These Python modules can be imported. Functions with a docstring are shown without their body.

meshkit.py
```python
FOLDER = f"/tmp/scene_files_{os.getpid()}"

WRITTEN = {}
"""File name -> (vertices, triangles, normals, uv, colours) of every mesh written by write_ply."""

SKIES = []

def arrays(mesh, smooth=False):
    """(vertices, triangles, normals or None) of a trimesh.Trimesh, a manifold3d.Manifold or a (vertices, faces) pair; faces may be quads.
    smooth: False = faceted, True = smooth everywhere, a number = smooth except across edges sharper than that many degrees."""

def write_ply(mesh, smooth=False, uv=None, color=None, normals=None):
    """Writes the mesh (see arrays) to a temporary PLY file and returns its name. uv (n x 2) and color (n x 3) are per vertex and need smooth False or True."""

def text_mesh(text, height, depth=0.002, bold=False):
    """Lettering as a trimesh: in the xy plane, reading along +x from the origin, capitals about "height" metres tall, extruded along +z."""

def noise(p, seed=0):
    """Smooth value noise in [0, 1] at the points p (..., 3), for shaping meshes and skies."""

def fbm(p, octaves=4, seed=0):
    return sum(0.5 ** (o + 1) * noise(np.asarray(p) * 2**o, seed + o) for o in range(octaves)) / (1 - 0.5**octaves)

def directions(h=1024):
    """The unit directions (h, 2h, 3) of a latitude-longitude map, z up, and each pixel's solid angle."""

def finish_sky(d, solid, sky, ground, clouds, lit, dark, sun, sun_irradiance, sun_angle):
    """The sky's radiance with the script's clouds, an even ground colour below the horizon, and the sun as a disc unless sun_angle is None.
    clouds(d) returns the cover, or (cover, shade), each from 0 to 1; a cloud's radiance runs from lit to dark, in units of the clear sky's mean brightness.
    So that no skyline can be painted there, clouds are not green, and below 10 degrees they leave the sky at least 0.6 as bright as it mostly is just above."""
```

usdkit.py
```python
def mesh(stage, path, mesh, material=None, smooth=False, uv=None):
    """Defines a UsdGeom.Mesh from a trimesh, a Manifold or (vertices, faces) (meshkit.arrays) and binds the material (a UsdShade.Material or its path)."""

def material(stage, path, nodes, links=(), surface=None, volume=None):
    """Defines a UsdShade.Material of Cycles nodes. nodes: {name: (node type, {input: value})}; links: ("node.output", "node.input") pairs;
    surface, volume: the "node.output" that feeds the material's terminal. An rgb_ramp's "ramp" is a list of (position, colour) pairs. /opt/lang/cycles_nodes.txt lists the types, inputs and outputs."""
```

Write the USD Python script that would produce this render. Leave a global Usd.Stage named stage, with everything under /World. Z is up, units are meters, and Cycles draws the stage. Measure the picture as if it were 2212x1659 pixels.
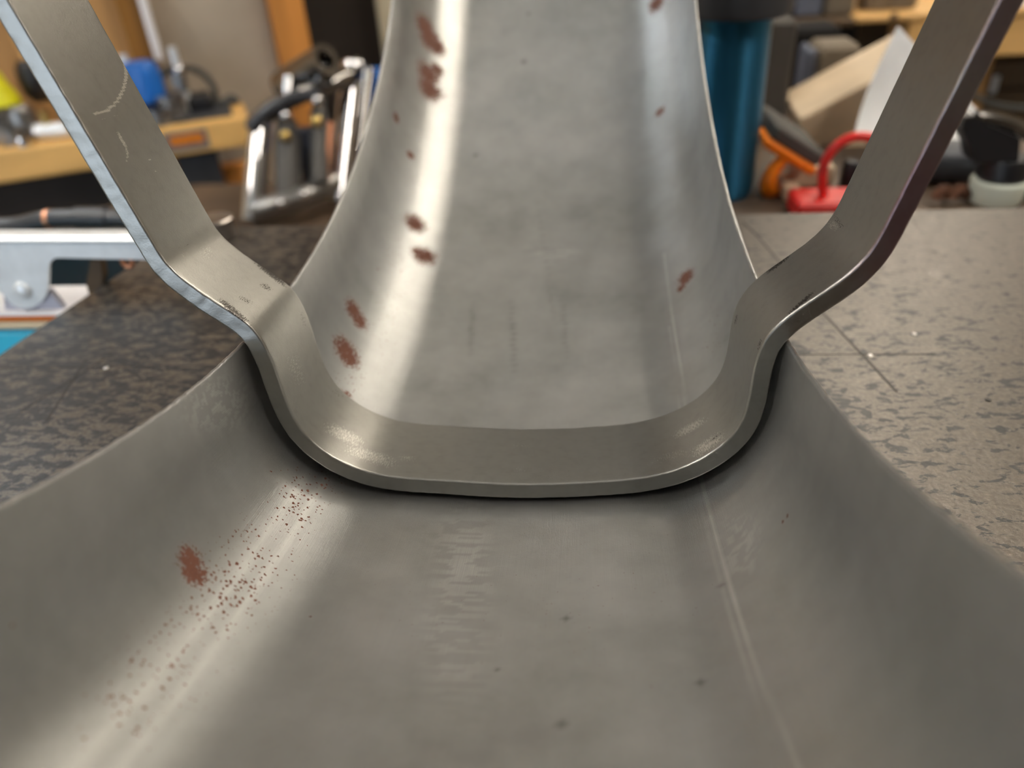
import math, random
import numpy as np, trimesh, usdkit, meshkit
from pxr import Usd, UsdGeom, UsdLux, UsdShade, Gf, Sdf, Vt

stage = Usd.Stage.CreateInMemory()
UsdGeom.SetStageUpAxis(stage, UsdGeom.Tokens.z)
UsdGeom.SetStageMetersPerUnit(stage, 1.0)
UsdGeom.Xform.Define(stage, '/World')
UsdGeom.Scope.Define(stage, '/World/Looks')
rng = np.random.default_rng(7)
random.seed(7)

# ------------------------------------------------------------------ camera, light, exposure
U = 0.172                      # rim-to-rim width of the fender in metres
TOP = 0.90                     # height of the welding table's top
A = np.array([[0.9952910259134737, 0.07824572876900066, -0.05721345703165214],
              [0.003895631485638034, 0.5574784756830662, 0.8301822530055751],
              [-0.09685348621207618, 0.8264958288336927, -0.5545485074626694]])   # camera's right, up, forward
FPX = 1661.0
def W(p):                      # fender units -> world
    p = np.asarray(p, float)
    return p * U + np.array([0, 0, TOP + U * 0.3490])
CAM = W([0.14782119, -1.51418041, 0.7336343])

cam = UsdGeom.Camera.Define(stage, '/World/camera')
m4 = np.eye(4); m4[0, :3] = A[0]; m4[1, :3] = A[1]; m4[2, :3] = -A[2]; m4[3, :3] = CAM
cam.AddTransformOp().Set(Gf.Matrix4d(m4.tolist()))
cam.CreateHorizontalApertureAttr(36.0)
cam.CreateFocalLengthAttr(36.0 * FPX / 2212)
cam.CreateClippingRangeAttr(Gf.Vec2f(0.01, 100.0))
cam.CreateFStopAttr(6.6)
cam.CreateFocusDistanceAttr(0.245)
cam.CreateExposureAttr(0.35)

SKY = 0.9                      # daylight through the open garage door behind the camera
WARM, COOL, MID, REAR = 38.0, 36.0, 3.5, 62.0   # radiance of the tubes
dome = UsdLux.DomeLight.Define(stage, '/World/sky')
dome.CreateIntensityAttr(SKY)
dome.CreateColorAttr(Gf.Vec3f(0.72, 0.85, 1.0))
sun = UsdLux.DistantLight.Define(stage, '/World/sun')       # lights the driveway outside the garage door only
sun.CreateIntensityAttr(13.0); sun.CreateAngleAttr(0.6); sun.CreateColorAttr(Gf.Vec3f(0.93, 0.96, 1.0))
_d = np.array([-.60, -.16, -.78]); _d /= np.linalg.norm(_d); _z = -_d; _x = np.cross([0, 0, 1.], _z); _x /= np.linalg.norm(_x)
_m = np.eye(4); _m[0, :3] = _x; _m[1, :3] = np.cross(_z, _x); _m[2, :3] = _z
sun.AddTransformOp().Set(Gf.Matrix4d(_m.tolist()))

# ------------------------------------------------------------------ helpers
used = {}
def numbered(path):
    n = used.get(path, 0); used[path] = n + 1
    return path if n == 0 else f'{path}_{n:03d}'
def parent_path(parent):
    return '/World' if parent is None else str(parent.GetPath())
def obj(name, mesh, mat, parent=None, smooth=35, uv=None):
    return usdkit.mesh(stage, numbered(parent_path(parent) + '/' + name), mesh, mat, smooth=smooth, uv=uv).GetPrim()
def tag(p, label=None, cat=None, group=None, kind=None):
    for k, v in (('label', label), ('category', cat), ('group', group), ('kind', kind)):
        if v: p.SetCustomDataByKey(k, v)
    return p
def thing(name, label, cat, loc=(0, 0, 0), group=None):
    x = UsdGeom.Xform.Define(stage, numbered('/World/' + name))
    x.AddTranslateOp().Set(Gf.Vec3d(*map(float, loc)))
    return tag(x.GetPrim(), label, cat, group)
class At:                      # parts given in world coordinates under a thing placed at loc
    def __init__(s, name, label, cat, loc, group=None):
        s.loc = np.array(loc, float); s.p = thing(name, label, cat, loc, group)
    def add(s, name, mesh, mat, smooth=35, under=None, label=None):
        me = mesh.copy(); me.apply_translation(-s.loc)
        return tag(obj(name, me, mat, under or s.p, smooth), label)
cat_ = trimesh.util.concatenate
def cbox(sx, sy, sz, c=0.001):                # chamfered box about the origin
    c = min(c, sx * .45, sy * .45, sz * .45)
    pts = [((a * (sx / 2 - (k != 0) * c)), (b * (sy / 2 - (k != 1) * c)), (d * (sz / 2 - (k != 2) * c)))
           for a in (-1, 1) for b in (-1, 1) for d in (-1, 1) for k in range(3)]
    return trimesh.convex.convex_hull(np.array(pts))
def box(x0, x1, y0, y1, z0, z1, c=0.001):
    m = cbox(x1 - x0, y1 - y0, z1 - z0, c)
    m.apply_translation([(x0 + x1) / 2, (y0 + y1) / 2, (z0 + z1) / 2]); return m
def frame(m, o, ex, ey, ez):
    T = np.eye(4); T[:3, 0] = ex; T[:3, 1] = ey; T[:3, 2] = ez; T[:3, 3] = o
    m = m.copy(); m.apply_transform(T); return m
def unit(v): v = np.asarray(v, float); return v / np.linalg.norm(v)
def lathe(prof, n=32):                        # (radius, z) pairs about z
    return trimesh.creation.revolve(np.array(prof, float), sections=n)
def spline(P, n):
    from scipy.interpolate import CubicSpline
    P = np.asarray(P, float); s = np.r_[0, np.cumsum(np.linalg.norm(np.diff(P, axis=0), axis=1))]
    return CubicSpline(s, P)(np.linspace(0, s[-1], n))
def tube(P, r, n=40, sides=14, caps=True, curve=True):
    P = spline(P, n) if curve and len(P) > 2 else np.asarray(P, float)
    t = np.gradient(P, axis=0); t /= np.linalg.norm(t, axis=1, keepdims=True)
    up = np.array([0, 0, 1.]) if abs(t[0][2]) < .9 else np.array([1., 0, 0])
    a = unit(np.cross(t[0], up)); V = []
    r = np.broadcast_to(r, (len(P),))
    for i in range(len(P)):
        a = unit(a - t[i] * (a @ t[i])); b = np.cross(t[i], a)
        g = np.arange(sides) * 2 * np.pi / sides
        V.append(P[i] + r[i] * (np.cos(g)[:, None] * a + np.sin(g)[:, None] * b))
    V = np.vstack(V); F = []
    for i in range(len(P) - 1):
        for j in range(sides):
            q = (i * sides + j, i * sides + (j + 1) % sides, (i + 1) * sides + (j + 1) % sides, (i + 1) * sides + j)
            F += [(q[0], q[1], q[2]), (q[0], q[2], q[3])]
    if caps:
        k = len(V); V = np.vstack([V, P[:1], P[-1:]]); e = (len(P) - 1) * sides
        for j in range(sides):
            F += [(k, (j + 1) % sides, j), (k + 1, e + j, e + (j + 1) % sides)]
    return trimesh.Trimesh(V, np.array(F), process=False)
def plate(poly, t, o, ex, ey):                # polygon in the plane (ex, ey) through o, thickness t behind it
    from shapely.geometry import Polygon
    m = trimesh.creation.extrude_polygon(Polygon(poly).buffer(0), t, engine='earcut')
    return frame(m, o, ex, ey, np.cross(ex, ey))
def ray(u, v): return np.array([(u - 1106) / FPX, -(v - 829.5) / FPX, 1.0]) @ A
def at(u, v, x=None, y=None, z=None):         # a point of the place, measured off the photograph at a known depth or height
    q = ray(u, v)
    s = (x - CAM[0]) / q[0] if x is not None else (y - CAM[1]) / q[1] if y is not None else (z - CAM[2]) / q[2]
    return CAM + q * s
def depth(p): return (np.asarray(p) - CAM) @ A[2]

L = '/World/Looks/'
def mat(name, color, rough=0.5, metal=0.0, var=0.12, scale=14.0, bump=0.0, stretch=(1, 1, 1), coat=0.0, color2=None, spec=0.5):
    c = np.array(color, float)
    c2 = c * (1 - var) if color2 is None else np.array(color2, float)
    nodes = {'t': ('texture_coordinate', {}), 'm': ('mapping', {'scale': stretch}),
             'n': ('noise_texture', {'scale': scale, 'detail': 5, 'roughness': 0.6}),
             'r': ('rgb_ramp', {'ramp': [(0.32, c2), (0.68, np.minimum(c * (1 + var * .5), 1))]}),
             'p': ('principled_bsdf', {'roughness': rough, 'metallic': metal, 'coat_weight': coat, 'specular_ior_level': spec})}
    links = [('t.object', 'm.vector'), ('m.vector', 'n.vector'), ('n.fac', 'r.fac'), ('r.color', 'p.base_color')]
    if bump:
        nodes['b'] = ('bump', {'strength': bump, 'distance': 0.002}); links += [('n.fac', 'b.height'), ('b.normal', 'p.normal')]
    return usdkit.material(stage, L + name, nodes, links, surface='p.BSDF')
def lamp(name, color, strength):
    return usdkit.material(stage, L + name, {'e': ('emission', {'color': color, 'strength': strength})}, surface='e.emission')

# ---- materials of the two steel pieces and the table
def steel_fender():
    N = {'uv': ('uvmap', {'attribute': 'st'}), 'geo': ('texture_coordinate', {}),
         # long rolling streaks along the arc
         'ms': ('mapping', {'scale': (900.0, 5.0, 1.0)}), 'ns': ('noise_texture', {'scale': 1.0, 'detail': 4, 'roughness': 0.6}),
         # broad cloudy tone
         'nc': ('noise_texture', {'scale': 22.0, 'detail': 5, 'roughness': 0.55}),
         'nf': ('noise_texture', {'scale': 900.0, 'detail': 3, 'roughness': 0.6}),
         'tone': ('mix_color', {'a': (0.325, 0.327, 0.322), 'b': (0.425, 0.426, 0.418)}),
         'mf': ('math', {'math_type': 'multiply_add', 'value2': 0.45, 'value3': 0.0}), 'mc': ('math', {'math_type': 'multiply_add', 'value2': 0.45}),
         # rust: soft blobs from the mesh, broken up by fine noise
         'ru': ('attribute', {'attribute': 'rust'}), 'nr': ('noise_texture', {'scale': 900.0, 'detail': 6, 'roughness': 0.75}),
         'nrc': ('map_range', {'from_min': 0.30, 'from_max': 0.70, 'to_min': 0.12, 'to_max': 0.88}), 'ra': ('math', {'math_type': 'subtract'}), 'rr0': ('map_range', {'from_min': -0.03, 'from_max': 0.02, 'clamp': True}),
         'sp': ('attribute', {'attribute': 'speck'}), 'vd': ('vector_math', {'math_type': 'multiply_add', 'vector2': (0.0018, 0.0018, 0.0018)}),
         'vo': ('voronoi_texture', {'scale': 780.0, 'randomness': 1.0}), 'vs': ('separate_color', {}),
         'vt': ('map_range', {'from_min': 0.0, 'from_max': 1.0, 'to_min': 0.0, 'to_max': 0.56, 'clamp': True}),
         'vk': ('math', {'math_type': 'multiply'}), 'vl': ('math', {'math_type': 'subtract'}), 'vm': ('map_range', {'from_min': 0.0, 'from_max': 0.05, 'clamp': True}),
         'rr1': ('math', {'math_type': 'maximum'}), 'rr': ('map_range', {'from_min': 0.0, 'from_max': 1.0, 'clamp': True}),
         'rcn': ('noise_texture', {'scale': 1400.0, 'detail': 2}),
         'rc': ('mix_color', {'a': (0.07, 0.026, 0.016), 'b': (0.18, 0.068, 0.040)}),
         'sc': ('attribute', {'attribute': 'scratch'}), 'scn': ('math', {'math_type': 'multiply'}),
         'c1': ('mix_color', {'b': (0.72, 0.72, 0.70)}), 'c2': ('mix_color', {}), 'sm': ('attribute', {'attribute': 'smudge'}), 'c0': ('mix_color', {'b': (0.16, 0.155, 0.15)}),
         'rg': ('map_range', {'from_min': 0.3, 'from_max': 0.7, 'to_min': 0.28, 'to_max': 0.36}),
         'rg2': ('mix_float', {'b': 0.9}), 'mt': ('math', {'math_type': 'subtract', 'value1': 0.84}),
         'bs': ('bump', {'strength': 0.22, 'distance': 0.0004}), 'bf': ('bump', {'strength': 0.12, 'distance': 0.0003}),
         'p': ('principled_bsdf', {})}
    K = [('uv.UV', 'ms.vector'), ('ms.vector', 'ns.vector'), ('geo.object', 'nc.vector'), ('geo.object', 'nf.vector'), ('geo.object', 'nr.vector'), ('geo.object', 'rcn.vector'),
         ('ns.fac', 'mf.value1'), ('nc.fac', 'mc.value1'), ('mf.value', 'mc.value3'), ('mc.value', 'tone.fac'),
         ('ru.fac', 'ra.value1'), ('nr.fac', 'nrc.value'), ('nrc.result', 'ra.value2'), ('ra.value', 'rr0.value'), ('nr.color', 'vd.vector1'), ('geo.object', 'vd.vector3'), ('vd.vector', 'vo.vector'), ('vo.color', 'vs.color'), ('vs.r', 'vt.value'),
         ('vt.result', 'vk.value1'), ('sp.fac', 'vk.value2'), ('vk.value', 'vl.value1'), ('vo.distance', 'vl.value2'), ('vl.value', 'vm.value'), ('rr0.result', 'rr1.value1'), ('vm.result', 'rr1.value2'), ('rr1.value', 'rr.value'), ('rcn.fac', 'rc.fac'),
         ('sc.fac', 'scn.value1'), ('ns.fac', 'scn.value2'), ('scn.value', 'c1.fac'), ('tone.result', 'c0.a'), ('sm.fac', 'c0.fac'), ('c0.result', 'c1.a'),
         ('c1.result', 'c2.a'), ('rc.result', 'c2.b'), ('rr.result', 'c2.fac'),
         ('nc.fac', 'rg.value'), ('rg.result', 'rg2.a'), ('rr.result', 'rg2.fac'), ('rr.result', 'mt.value2'),
         ('ns.fac', 'bs.height'), ('nf.fac', 'bf.height'), ('bs.normal', 'bf.normal'),
         ('c2.result', 'p.base_color'), ('rg2.result', 'p.roughness'), ('mt.value', 'p.metallic'), ('bf.normal', 'p.normal')]
    return usdkit.material(stage, L + 'fender_steel', N, K, surface='p.BSDF')

def steel_strap():
    N = {'uv': ('uvmap', {'attribute': 'st'}), 'geo': ('texture_coordinate', {}),
         'ms': ('mapping', {'scale': (14.0, 700.0, 1.0)}), 'ns': ('noise_texture', {'scale': 1.0, 'detail': 4, 'roughness': 0.6}),
         'nc': ('noise_texture', {'scale': 260.0, 'detail': 5, 'roughness': 0.6}),
         'nf': ('noise_texture', {'scale': 1500.0, 'detail': 3, 'roughness': 0.6}),
         'tone': ('mix_color', {'a': (0.285, 0.278, 0.258), 'b': (0.335, 0.328, 0.306)}),
         'mf': ('math', {'math_type': 'multiply_add', 'value2': 0.45}), 'mc': ('math', {'math_type': 'multiply_add', 'value2': 0.35}),
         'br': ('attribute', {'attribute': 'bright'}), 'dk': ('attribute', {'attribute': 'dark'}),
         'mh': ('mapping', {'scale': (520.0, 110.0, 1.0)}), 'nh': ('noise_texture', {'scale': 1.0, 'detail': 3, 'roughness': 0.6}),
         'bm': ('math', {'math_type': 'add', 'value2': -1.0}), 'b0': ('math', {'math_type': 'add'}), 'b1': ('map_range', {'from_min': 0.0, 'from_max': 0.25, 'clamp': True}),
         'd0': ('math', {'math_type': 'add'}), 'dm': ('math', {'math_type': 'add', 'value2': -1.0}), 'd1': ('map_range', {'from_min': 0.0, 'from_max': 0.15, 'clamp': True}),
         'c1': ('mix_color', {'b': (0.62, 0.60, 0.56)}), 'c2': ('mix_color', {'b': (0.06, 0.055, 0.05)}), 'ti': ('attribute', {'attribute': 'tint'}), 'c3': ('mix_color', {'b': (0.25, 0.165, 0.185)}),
         'rg': ('map_range', {'from_min': 0.3, 'from_max': 0.7, 'to_min': 0.35, 'to_max': 0.39}),
         'bf': ('bump', {'strength': 0.15, 'distance': 0.0003}),
         'p': ('principled_bsdf', {'metallic': 1.0})}
    K = [('uv.UV', 'ms.vector'), ('ms.vector', 'ns.vector'), ('uv.UV', 'mh.vector'), ('mh.vector', 'nh.vector'), ('geo.object', 'nc.vector'), ('geo.object', 'nf.vector'),
         ('ns.fac', 'mf.value1'), ('nc.fac', 'mc.value1'), ('mf.value', 'mc.value3'), ('mc.value', 'tone.fac'),
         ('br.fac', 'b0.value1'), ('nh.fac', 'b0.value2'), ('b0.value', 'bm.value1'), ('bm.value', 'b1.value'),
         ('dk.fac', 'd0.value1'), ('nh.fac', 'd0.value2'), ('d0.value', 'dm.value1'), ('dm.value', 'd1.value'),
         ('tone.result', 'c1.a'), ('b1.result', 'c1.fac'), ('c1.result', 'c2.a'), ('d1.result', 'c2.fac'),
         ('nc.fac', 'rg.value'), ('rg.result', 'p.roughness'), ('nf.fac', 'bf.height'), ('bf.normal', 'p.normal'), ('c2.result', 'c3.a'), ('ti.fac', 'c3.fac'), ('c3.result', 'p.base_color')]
    return usdkit.material(stage, L + 'strap_steel', N, K, surface='p.BSDF')

def table_steel():
    N = {'t': ('texture_coordinate', {}), 'm': ('mapping', {'scale': (120.0, 240.0, 1.0)}),
         'n': ('noise_texture', {'scale': 1.0, 'detail': 7, 'roughness': 0.68, 'distortion': 0.5}),
         'n2': ('noise_texture', {'scale': 5.0, 'detail': 3}), 'n3': ('noise_texture', {'scale': 500.0, 'detail': 4}),
         'sx': ('separate_xyz', {}), 'gx': ('map_range', {'from_min': -0.30, 'from_max': 0.25, 'to_min': -0.03, 'to_max': -0.14, 'clamp': True}),
         'a': ('math', {'math_type': 'add'}), 'a2': ('math', {'math_type': 'multiply_add', 'value2': 0.25}),
         'r': ('rgb_ramp', {'ramp': [(0.0, (0.20, 0.168, 0.134)), (0.22, (0.185, 0.153, 0.12)), (0.33, (0.105, 0.084, 0.064)), (0.42, (0.165, 0.137, 0.108)), (0.50, (0.115, 0.095, 0.076)), (0.585, (0.14, 0.118, 0.095)), (0.625, (0.034, 0.033, 0.033)), (1.0, (0.022, 0.022, 0.024))]}),
         'mx': ('mix_color', {'blend_type': 'multiply', 'fac': 0.8}), 'r3': ('rgb_ramp', {'ramp': [(0.3, (0.5, 0.5, 0.5)), (0.7, (1, 1, 1))]}),
         'rg': ('map_range', {'from_min': 0.3, 'from_max': 0.7, 'to_min': 0.30, 'to_max': 0.46}),
         'b': ('bump', {'strength': 0.25, 'distance': 0.0006}), 'p': ('principled_bsdf', {'metallic': 0.25, 'specular_ior_level': 0.5})}
    K = [('t.object', 'm.vector'), ('m.vector', 'n.vector'), ('t.object', 'n2.vector'), ('t.object', 'n3.vector'), ('t.object', 'sx.vector'), ('sx.x', 'gx.value'),
         ('n.fac', 'a.value1'), ('gx.result', 'a.value2'), ('n2.fac', 'a2.value1'), ('a.value', 'a2.value3'), ('a2.value', 'r.fac'),
         ('r.color', 'mx.a'), ('n3.fac', 'r3.fac'), ('r3.color', 'mx.b'), ('mx.result', 'p.base_color'),
         ('n.fac', 'rg.value'), ('rg.result', 'p.roughness'), ('n3.fac', 'b.height'), ('b.normal', 'p.normal')]
    return usdkit.material(stage, L + 'table_steel', N, K, surface='p.BSDF')

M = dict(
    concrete=mat('concrete', (0.30, 0.29, 0.27), 0.8, var=.25, scale=4, bump=.2),
    brown_board=mat('brown_wallboard', (0.15, 0.125, 0.10), 0.8, var=.15, scale=2),
    driveway=mat('driveway_concrete', (0.52, 0.52, 0.50), 0.85, var=.15, scale=3),
    wallboard=mat('wallboard', (0.46, 0.40, 0.32), 0.8, var=.12, scale=2),
    ceiling=mat('ceiling_paint', (0.50, 0.49, 0.46), 0.9, var=.08, scale=2),
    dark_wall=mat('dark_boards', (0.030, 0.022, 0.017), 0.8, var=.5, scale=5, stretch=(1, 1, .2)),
    beige=mat('beige_board', (0.46, 0.385, 0.295), 0.7, var=.10, scale=6),
    ply=mat('plywood', (0.54, 0.30, 0.11), 0.6, var=.25, scale=9, stretch=(1, 1, .15)),
    stud=mat('orange_stud', (0.62, 0.25, 0.05), 0.55, var=.3, scale=20, stretch=(1, 1, .1)),
    stud_dark=mat('dark_orange_stud', (0.27, 0.115, 0.012), 0.6, var=.3, scale=20, stretch=(1, 1, .1)),
    bench_wood=mat('bench_wood', (0.84, 0.50, 0.165), 0.5, var=.18, scale=14, stretch=(.25, 1, 2)),
    pine=mat('pine', (0.76, 0.45, 0.16), 0.55, var=.2, scale=14, stretch=(.2, 1, 1.5)),
    offcut=mat('offcut_wood', (0.68, 0.53, 0.36), 0.65, var=.14, scale=30, stretch=(.3, 1, 1)),
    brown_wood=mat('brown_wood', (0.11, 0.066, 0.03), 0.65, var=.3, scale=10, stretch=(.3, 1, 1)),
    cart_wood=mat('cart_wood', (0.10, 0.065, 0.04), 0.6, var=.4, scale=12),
    cream=mat('cream_paint', (0.60, 0.52, 0.36), 0.6, var=.06),
    white=mat('white_plastic', (0.90, 0.88, 0.90), 0.45, var=.04),
    paper=mat('paper', (0.90, 0.90, 0.89), 0.8, var=.05, scale=25),
    off_white=mat('off_white_plastic', (0.66, 0.70, 0.60), 0.4, var=.06),
    blue=mat('blue_plastic', (0.012, 0.14, 0.52), 0.38, var=.1),
    cyan=mat('cyan_plastic', (0.03, 0.55, 0.82), 0.35, var=.1),
    orange=mat('orange_plastic', (0.95, 0.235, 0.005), 0.4, var=.06),
    red=mat('red_paint', (0.72, 0.022, 0.018), 0.35, var=.08),
    yellow=mat('yellow_green_plastic', (0.78, 0.76, 0.01), 0.45, var=.08),
    black=mat('black_plastic', (0.012, 0.012, 0.014), 0.4, var=.3),
    matt_black=mat('matt_black', (0.010, 0.009, 0.009), 0.85, var=.3, spec=.2),
    rubber=mat('black_rubber', (0.045, 0.047, 0.053), 0.33, var=.3),
    grey_cable=mat('grey_cable', (0.06, 0.06, 0.055), 0.5, var=.2),
    charcoal=mat('charcoal_steel', (0.055, 0.058, 0.066), 0.45, var=.3, metal=.3),
    damper=mat('damper_grey', (0.085, 0.08, 0.074), 0.5, var=.15),
    grey_metal=mat('grey_metal', (0.30, 0.29, 0.28), 0.35, metal=.9, var=.3),
    grey_pad=mat('grey_pad', (0.075, 0.07, 0.062), 0.7, var=.15),
    lilac=mat('lilac_grey_box', (0.11, 0.12, 0.155), 0.6, var=.1),
    dim_card=mat('dim_cardboard', (0.055, 0.048, 0.04), 0.75, var=.2),
    tan_box=mat('tan_cardboard', (0.16, 0.125, 0.085), 0.75, var=.15),
    chrome=mat('chrome', (0.72, 0.72, 0.74), 0.045, metal=1, var=.05),
    dark_chrome=mat('dark_chrome', (0.30, 0.285, 0.27), 0.16, metal=1, var=.15),
    zinc=mat('zinc_plate', (0.86, 0.90, 0.93), 0.36, metal=.35, var=.10, scale=60),
    zinc_dark=mat('worn_zinc', (0.50, 0.50, 0.58), 0.4, metal=.7, var=.15, scale=60),
    copper=mat('copper', (0.80, 0.36, 0.20), 0.3, metal=1, var=.15, scale=80),
    brass=mat('brass', (0.70, 0.50, 0.18), 0.3, metal=1, var=.15),
    slug=mat('slug_steel', (0.42, 0.38, 0.35), 0.33, metal=1, var=.3, scale=70),
    rust_bits=mat('rusty_steel', (0.13, 0.05, 0.022), 0.8, var=.5, scale=80),
    label_grey=mat('label_grey', (0.17, 0.17, 0.18), 0.5, var=.1),
    label_orange=mat('label_orange', (0.72, 0.22, 0.012), 0.5, var=.35, scale=160),
    groove=mat('scribed_groove', (0.035, 0.03, 0.027), 0.6, var=.2),
    spatter=mat('weld_spatter', (0.62, 0.60, 0.58), 0.3, metal=1, var=.2),
    fixture=mat('fixture_enamel', (0.75, 0.75, 0.74), 0.5, var=.03),
)
M['teal'] = usdkit.material(stage, L + 'teal_brushed', {'g': ('geometry', {}), 'x': ('vector_math', {'math_type': 'cross_product', 'vector1': (0, 0, 1)}),
    'p': ('principled_bsdf', {'base_color': (0.028, 0.17, 0.32), 'metallic': 0.8, 'roughness': 0.42, 'anisotropic': 0.9, 'anisotropic_rotation': 0.25})}, [('g.normal', 'x.vector2'), ('x.vector', 'p.tangent')], surface='p.BSDF')
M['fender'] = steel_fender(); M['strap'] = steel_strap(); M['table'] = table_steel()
M['warm_tube'] = lamp('warm_tube', (1.0, 0.90, 0.76), WARM)
M['rear_tube'] = lamp('rear_tube', (1.0, 0.93, 0.83), REAR)
M['mid_tube'] = lamp('neutral_tube', (0.97, 1.0, 1.0), MID)
M['cool_tube'] = lamp('cool_tube', (0.86, 0.94, 1.0), COOL)

# ------------------------------------------------------------------ the room
X0, X1, Y0, Y1, H = -2.6, 2.7, -2.6, 3.7, 2.45
def struct(name, mesh, m): return tag(obj(name, mesh, m), kind='structure')
struct('floor', box(X0 - .1, X1 + .1, Y0 - .1, Y1 + .1, -.12, 0, .002), M['concrete'])
struct('floor_driveway', box(-9, 9, -12, Y0 - .102, -.12, -.01, .002), M['driveway'])
struct('ceiling', box(X0 - .1, X1 + .1, Y0, Y1 + .1, H, H + .1, .002), M['ceiling'])
struct('wall_back', box(X0 - .1, X1 + .1, Y1, Y1 + .1, 0, H, .002), M['brown_board'])
struct('wall_left', box(X0 - .1, X0, Y0, Y1, 0, H, .002), M['wallboard'])
struct('wall_right', box(X1, X1 + .1, Y0, Y1, 0, H, .002), M['wallboard'])
DX = -0.75                       # the garage door opening runs from the left corner to DX
front = cat_([box(DX, X1 + .1, Y0 - .1, Y0, 0, H, .002), box(X0 - .1, DX, Y0 - .1, Y0, 2.1, H, .002)])
struct('wall_front', front, M['brown_wood'])

def tube_light(x, y, where, look, n=1.2):
    f = At('ceiling_light', where, 'ceiling light', (x, y, H), 'tube lights on the garage ceiling')
    f.add('housing', box(x - .07, x + .07, y - n / 2 - .03, y + n / 2 + .03, H - .05, H - .001, .008), M['fixture'])
    for s in (-.035, .035):
        f.add('tube', tube([(x + s, y - n / 2, H - .068), (x + s, y + n / 2, H - .068)], .013, curve=False), M[look])
for i, y in enumerate((0.75, 1.95, 3.1)):
    tube_light((0.74, 0.80, 1.5)[i], y, ('warm twin tube ceiling light above the table, right row, nearer', 'warm twin tube ceiling light, right row, second from the back wall', 'warm twin tube ceiling light, right row, next to the back wall')[i], 'warm_tube')
for i, y in enumerate((0.85, 2.85)):
    tube_light((-1.7, -2.05)[i], y, ('cool twin tube ceiling light over the left wall, nearer', 'cool twin tube ceiling light over the left wall, at the back')[i], 'cool_tube')
for i, y in enumerate((0.62, 2.1)):
    tube_light(-0.2, y, ('neutral twin tube ceiling light over the welding table, middle row', 'neutral twin tube ceiling light, middle row, next to the back wall')[i], 'mid_tube', (0.6, 0.9)[i])
tube_light(-0.05, -0.8, 'neutral twin tube ceiling light behind the camera, middle row', 'mid_tube', 0.9)
for x, where in ((1.15, 'twin tube ceiling light beside the table, right of the camera'), (-1.2, 'twin tube ceiling light beside the table, left of the camera')):
    tube_light(x, -0.45, where, 'rear_tube', 0.9)

# ------------------------------------------------------------------ welding table
def tx(x, y): return np.array([x * U, y * U])
c_out = [tx(-1.60, -0.2), tx(-1.545, 0.28), tx(-1.40, 1.195), tx(4.2, 1.195), tx(4.2, -5.0), tx(-1.75, -5.0)]
tb = At('welding_table', 'mottled brown and black steel welding table under the fender', 'table', (0.2, -.3, 0))
tb.add('tabletop', plate(c_out, 0.012, (0, 0, TOP - .012), (1, 0, 0), (0, 1, 0)), M['table'], smooth=False)
for x, y in ((-.2, .12), (.66, .12), (-.2, -.8), (.66, -.8)):
    tb.add('leg', box(x - .025, x + .025, y - .025, y + .025, 0, TOP - .0125, .003), M['charcoal'])
def groove(pts, w=.0006):
    P = [np.array([*tx(*p)]) for p in pts]; ms = []
    for a, b in zip(P[:-1], P[1:]):
        d = unit(np.r_[b - a, 0])[:2]; n = np.array([-d[1], d[0]]) * w / 2
        ms.append(plate([a - n, b - n, b + n, a + n], .00012, (0, 0, TOP), (1, 0, 0), (0, 1, 0)))
    tb.add('scribed_line', cat_(ms), M['groove'], smooth=False)
groove([(-1.53, .188), (-.6, .20)]); groove([(.6, .232), (1.03, .228)])
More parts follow.
